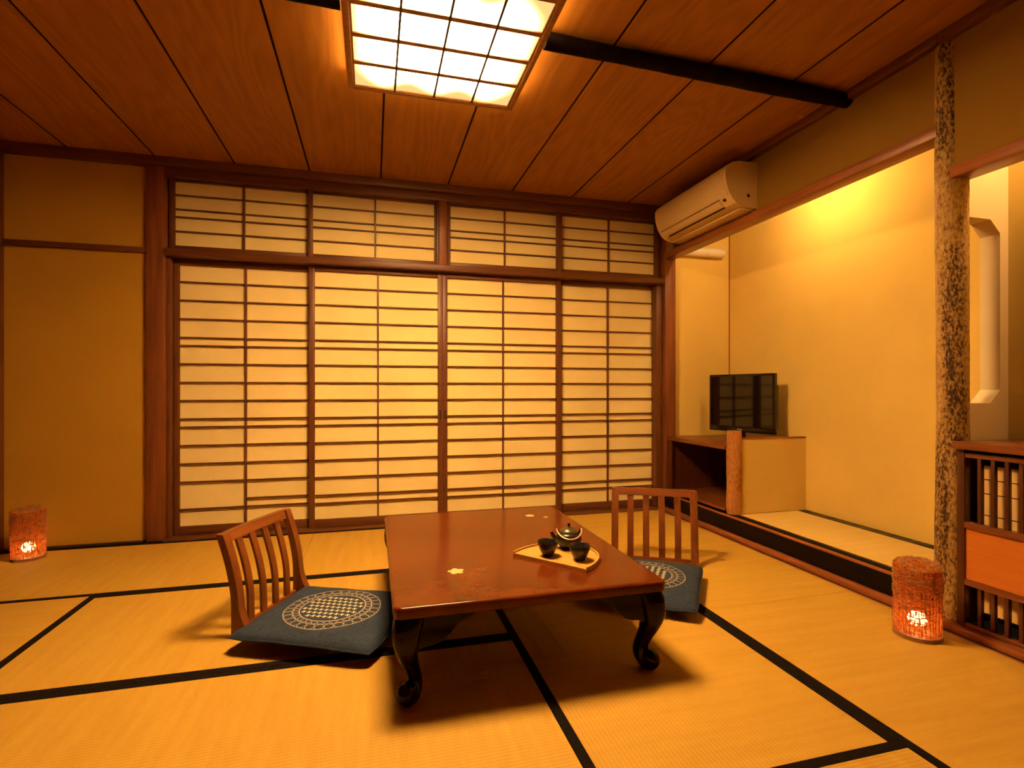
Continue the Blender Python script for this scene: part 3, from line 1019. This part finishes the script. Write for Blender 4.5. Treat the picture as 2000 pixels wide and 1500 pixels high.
def cushion(loc, rz_, label, half=.252, hy_=.278):
    c = thing('seat_cushion', label, 'cushion', (loc[0], loc[1], .030), rz_, 'indigo grey cushions')
    n_ = 28
    th = .028

    def outline(u, v):
        k = 1 - .030 * (1 - abs(u) ** 2) * abs(v) ** 3
        k2 = 1 - .030 * (1 - abs(v) ** 2) * abs(u) ** 3
        r_ = max(abs(u), abs(v))
        q = 1 - .045 * (min(abs(u), abs(v)) ** 6) * r_ ** 6      # rounded corners
        return half * u * k2 * q, hy_ * v * k * q

    def dome(u, v):
        return (max(0.0, 1 - abs(u) ** 5.0) ** .5) * (max(0.0, 1 - abs(v) ** 5.0) ** .5) * (.80 + .20 * (1 - u * u) * (1 - v * v))

    def surf(u, v, s):
        x, y_ = outline(u, v)
        rip = .0016 * math.sin(9 * u + 3 * v) * math.sin(7 * v - 2 * u) * (abs(u) + abs(v))
        h = .003 + th * (dome(u, v)) * (1.0 if s > 0 else .92)
        droop = .024 * max(0.0, v - .35) ** 1.5                 # front edge hangs past the seat board
        return (x, y_, th + s * h + (rip if s > 0 else 0) - droop)
    mb = MB()
    for s in (1, -1):
        vs_ = [surf(-1 + 2 * i / n_, -1 + 2 * j / n_, s) for j in range(n_ + 1) for i in range(n_ + 1)]
        fs = [(j * (n_ + 1) + i, j * (n_ + 1) + i + 1, (j + 1) * (n_ + 1) + i + 1, (j + 1) * (n_ + 1) + i) for j in range(n_) for i in range(n_)]
        mb.add(vs_, fs)
    edge = [(i, 0) for i in range(n_)] + [(n_, j) for j in range(n_)] + [(n_ - i, n_) for i in range(n_)] + [(0, n_ - j) for j in range(n_)]
    K = (n_ + 1) ** 2
    for (i, j), (i2, j2) in zip(edge, edge[1:] + edge[:1]):
        a, b2 = j * (n_ + 1) + i, j2 * (n_ + 1) + i2
        mb.f.append((a, b2, b2 + K, a + K))
    mb.build('cover', 'cushion', c, True, 75)
    # seam piping round the edge
    path = [surf(-1 + 2 * i / n_, -1 + 2 * j / n_, 1) for i, j in edge]
    path = [(p[0] * 1.002, p[1] * 1.002, p[2] - .003) for p in path]
    MB().tube(path + path[:1], .0035, 6, False).build('piping', 'cushion', c, True)

    # embroidered medallion
    def up(x, y_):
        u, v = x / half, y_ / hy_
        return (x, y_, surf(u, v, 1)[2] + .0012)

    def ring(mb_, cx, cy, r, w_, n2):
        k = len(mb_.v)
        for i in range(n2):
            a = 2 * PI * i / n2
            mb_.v.append(up(cx + (r - w_) * math.cos(a), cy + (r - w_) * math.sin(a)))
            mb_.v.append(up(cx + (r + w_) * math.cos(a), cy + (r + w_) * math.sin(a)))
        for i in range(n2):
            j = (i + 1) % n2
            mb_.f.append((k + 2 * i, k + 2 * i + 1, k + 2 * j + 1, k + 2 * j))
    R1 = .182
    mr = MB()
    ring(mr, 0, 0, R1, .0014, 96)
    ring(mr, 0, 0, .148, .0011, 96)
    ring(mr, 0, 0, .1235, .0018, 96)
    for i in range(30):
        a = 2 * PI * i / 30
        ring(mr, .1655 * math.cos(a), .1655 * math.sin(a), .0168, .0010, 14)
    for i in range(36):
        a = 2 * PI * i / 36
        ring(mr, .136 * math.cos(a), .136 * math.sin(a), .0105, .0009, 12)
    o = mr.build('embroidered_rings', 'thread_dim', c)
    o['kind'] = 'stuff'
    mc = MB()
    pitch = .0285
    for i in range(-5, 6):
        for j in range(-6, 7):
            x, y_ = i * pitch, (j + (.5 if i % 2 else 0)) * pitch * .80
            if math.hypot(x, y_) > .112:
                continue
            for a in (0, PI / 2):
                ca, sa = math.cos(a + .35), math.sin(a + .35)
                L, w_ = .0088, .0036
                q = [(-L, -w_), (-L * .3, -w_ * .45), (L * .3, -w_ * .45), (L, -w_), (L, w_), (L * .3, w_ * .45), (-L * .3, w_ * .45), (-L, w_)]
                k = len(mc.v)
                mc.v += [up(x + p * ca - r_ * sa, y_ + p * sa + r_ * ca) for p, r_ in q]
                mc.f.append(tuple(range(k, k + 8)))
    o = mc.build('embroidered_crosses', 'thread', c)
    o['kind'] = 'stuff'
    return c


def face(ux, uy):
    return math.atan2(-ux, uy)


floor_chair((-.432, 2.425), face(.917, -.398), 'legless slatted wooden chair left of the table, turned sideways')
floor_chair((1.497, 2.60), face(-.46, -.888), 'legless slatted wooden chair right of the table, seen from the front')
cushion((-.152, 2.190), face(.905, -.425), 'indigo grey square cushion with full round embroidery, left of the table')
cushion((1.232, 2.226), face(-.60, -.80), 'indigo grey square cushion half under the table, on the right-hand chair')

# ------------------------------------------------------------------ tray, teapot, cups
TRZ = TZ
e_ = Vector((.193, -.235)).normalized()
rzt = math.atan2(e_.y, e_.x)
tray = thing('serving_tray', 'pale wooden half-round tray holding the tea set on the table', 'tray', (.622, 1.832, TRZ + .0005), rzt)


def dshape(off):
    pts = []
    for i in range(41):
        a = PI * i / 40
        c_, s_ = math.cos(a), math.sin(a)
        pts.append(((.158 + .012 * math.sin(a) ** .5 - off) * math.copysign(abs(c_) ** .92, c_), -.0 + off + (.228 - 2 * off) * abs(s_) ** .92))
    return pts


MB().prism(dshape(.0015), 'Z', 0, .010).build('board', 'tray', tray)
rim = MB()
o_, i_ = dshape(0.0), dshape(.0065)
nn = len(o_)
vsr = [(p[0], p[1], z) for z in (0.0005, .0165) for p in o_] + [(p[0], p[1], z) for z in (.0005, .0165) for p in i_]
frs = []
for k in range(nn - 1):
    frs += [(k, k + 1, nn + k + 1, nn + k), (2 * nn + k, 3 * nn + k, 3 * nn + k + 1, 2 * nn + k + 1), (nn + k, nn + k + 1, 3 * nn + k + 1, 3 * nn + k), (k, 2 * nn + k, 2 * nn + k + 1, k + 1)]
frs += [(0, nn, 3 * nn, 2 * nn), (nn - 1, 3 * nn - 1, 4 * nn - 1, 2 * nn - 1)]
rim.add(vsr, frs).build('rim', 'tray', tray, True, 40)

CUPZ = TRZ + .011


def cup(loc, label):
    c = thing('teacup', label, 'cup', (loc[0], loc[1], CUPZ), 0, 'black teacups on the tray')
    MB().lathe([(.0, 0.0), (.0195, .0), (.0205, .004), (.0225, .008), (.030, .022), (.0365, .040), (.0395, .0545), (.0386, .056), (.0368, .0545), (.033, .040), (.026, .022), (.016, .012), (.0, .011)], (0, 0, 0), 36).build('bowl', 'cup', c, True, 60)
    MB().lathe([(.0, -.0), (.0172, -.0), (.0172, .003), (0, .003)], (0, 0, 0), 28).build('foot_ring', 'cup', c, True)
    return c


cup((.640, 1.888), 'black teacup on the tray, nearer its left end')
cup((.738, 1.812), 'black teacup on the tray, nearest the right-hand chair')

tp = thing('teapot', 'small black teapot with bronze lid and copper bail handle on the tray', 'teapot', (.752, 1.960, CUPZ), math.radians(-14.8))
MB().lathe([(.0, 0), (.030, 0), (.033, .004), (.043, .016), (.050, .030), (.0515, .042), (.048, .054), (.040, .062), (.036, .063), (.0, .063)], (0, 0, 0), 40).build('body', 'pot', tp, True, 60)
lid = MB().lathe([(.0, .0632), (.037, .0632), (.0375, .066), (.031, .073), (.019, .080), (.008, .0835), (.0, .084)], (0, 0, 0), 36).build('lid', 'pot_lid', tp, True, 60)
MB().lathe([(.0, .0838), (.004, .0838), (.0036, .088), (.0062, .093), (.0058, .097), (.0, .0985)], (0, 0, 0), 18).build('knob', 'pot', lid, True)
MB().tube([(-.040, .0, .032), (-.055, -.0, .040), (-.064, -.0, .052), (-.070, -.0, .064)], [.014, .0105, .008, .0065], 14).build('spout', 'pot', tp, True)
for s in (-1, 1):
    MB().tube([(s * .040, -.002, .060), (s * .044, -.004, .069), (s * .046, -.006, .077)], [.0045, .004, .004], 8).build('lug', 'pot', tp, True)
hp = []
for i in range(25):
    a = PI * i / 24
    hp.append((-.0485 * math.cos(a), -.008 - .060 * math.sin(a), .078 - .026 * math.sin(a)))
MB().tube(hp, .0030, 8).build('bail_handle', 'copper', tp, True)

# ------------------------------------------------------------------ woven lanterns


def lantern(loc, rz_, label, seed, slope):
    random.seed(seed)
    c = thing('woven_lantern', label, 'lantern', (loc[0], loc[1], 0), rz_, 'woven floor lanterns')
    r, h = .0745, .272
    MB().lathe([(0, 0), (r + .004, 0), (r + .004, .016), (r - .004, .018), (0, .018)], (0, 0, 0), 40).build('base', 'lantern_base', c, True)
    n_ = 56
    rings_ = []
    for j in range(13):
        z = .0182 + (h - .0182) * j / 12
        ring = []
        for k in range(n_):
            a = 2 * PI * k / n_
            q = r * (1 + .018 * math.sin(3 * a + seed) * j / 12)
            ring.append((q * math.cos(a), q * math.sin(a), z + (slope * math.cos(a) * (j / 12) ** 3)))
        rings_.append(ring)
    # flat woven cover across the top
    top = rings_[-1]
    zt_ = sum(p[2] for p in top) / n_
    rings_.append([(p[0] * .55, p[1] * .55, zt_ + (p[2] - zt_) * .55 + .002) for p in top])
    rings_.append([(p[0] * .02, p[1] * .02, zt_ + .003) for p in top])
    MB().loft(rings_, False).build('shell', 'weave', c, True, 50)
    # straw strands wound round the shell
    st = MB()
    for i in range(34):
        a = 2 * PI * i / 34 + random.uniform(-.04, .04)
        pts = [((r + .0015) * math.cos(a + .03 * math.sin(z * 30 + i)), (r + .0015) * math.sin(a + .03 * math.sin(z * 30 + i)), z) for z in (.02, .08, .14, .20, .262)]
        st.tube(pts, .0010, 4)
    for i in range(150):
        a0_ = random.uniform(0, 2 * PI)
        z0_ = random.triangular(.03, .275, .25)
        da = random.uniform(.5, 1.6)
        dz = random.uniform(-.035, .035)
        pts = []
        for k in range(8):
            a = a0_ + da * k / 7
            z = min(h + .002 + slope * math.cos(a), z0_ + dz * k / 7)
            q = r + .0022 + .0035 * random.random()
            pts.append((q * math.cos(a), q * math.sin(a), z))
        st.tube(pts, .0009, 4)
    for i in range(46):
        a0_ = random.uniform(0, 2 * PI)
        a1_ = a0_ + random.uniform(1.4, 2.8)
        p0 = Vector((r * math.cos(a0_), r * math.sin(a0_), h + .004 + slope * math.cos(a0_)))
        p1 = Vector((r * math.cos(a1_), r * math.sin(a1_), h + .004 + slope * math.cos(a1_)))
        mid_ = (p0 + p1) / 2 + Vector((random.uniform(-.01, .01), random.uniform(-.01, .01), random.uniform(.001, .006)))
        st.tube([p0, mid_, p1], .0010, 4)
    o = st.build('straw_strands', 'straw', c)
    o['kind'] = 'stuff'
    MB().lathe([(.0, .018), (.014, .018), (.014, .036), (0, .036)], (0, 0, 0), 16).build('socket', 'lantern_base', c, True)
    MB().lathe([(.001, .0365), (.022, .042), (.032, .062), (.024, .084), (.001, .094)], (0, 0, 0), 12).build('bulb', 'bulb', c, True)
    return c


lantern((2.035, 1.565), .6, 'glowing woven straw lantern at the foot of the bark post', 21, .010)
lantern((-1.872, 3.555), 2.0, 'glowing woven straw lantern in the far left corner', 33, .008)
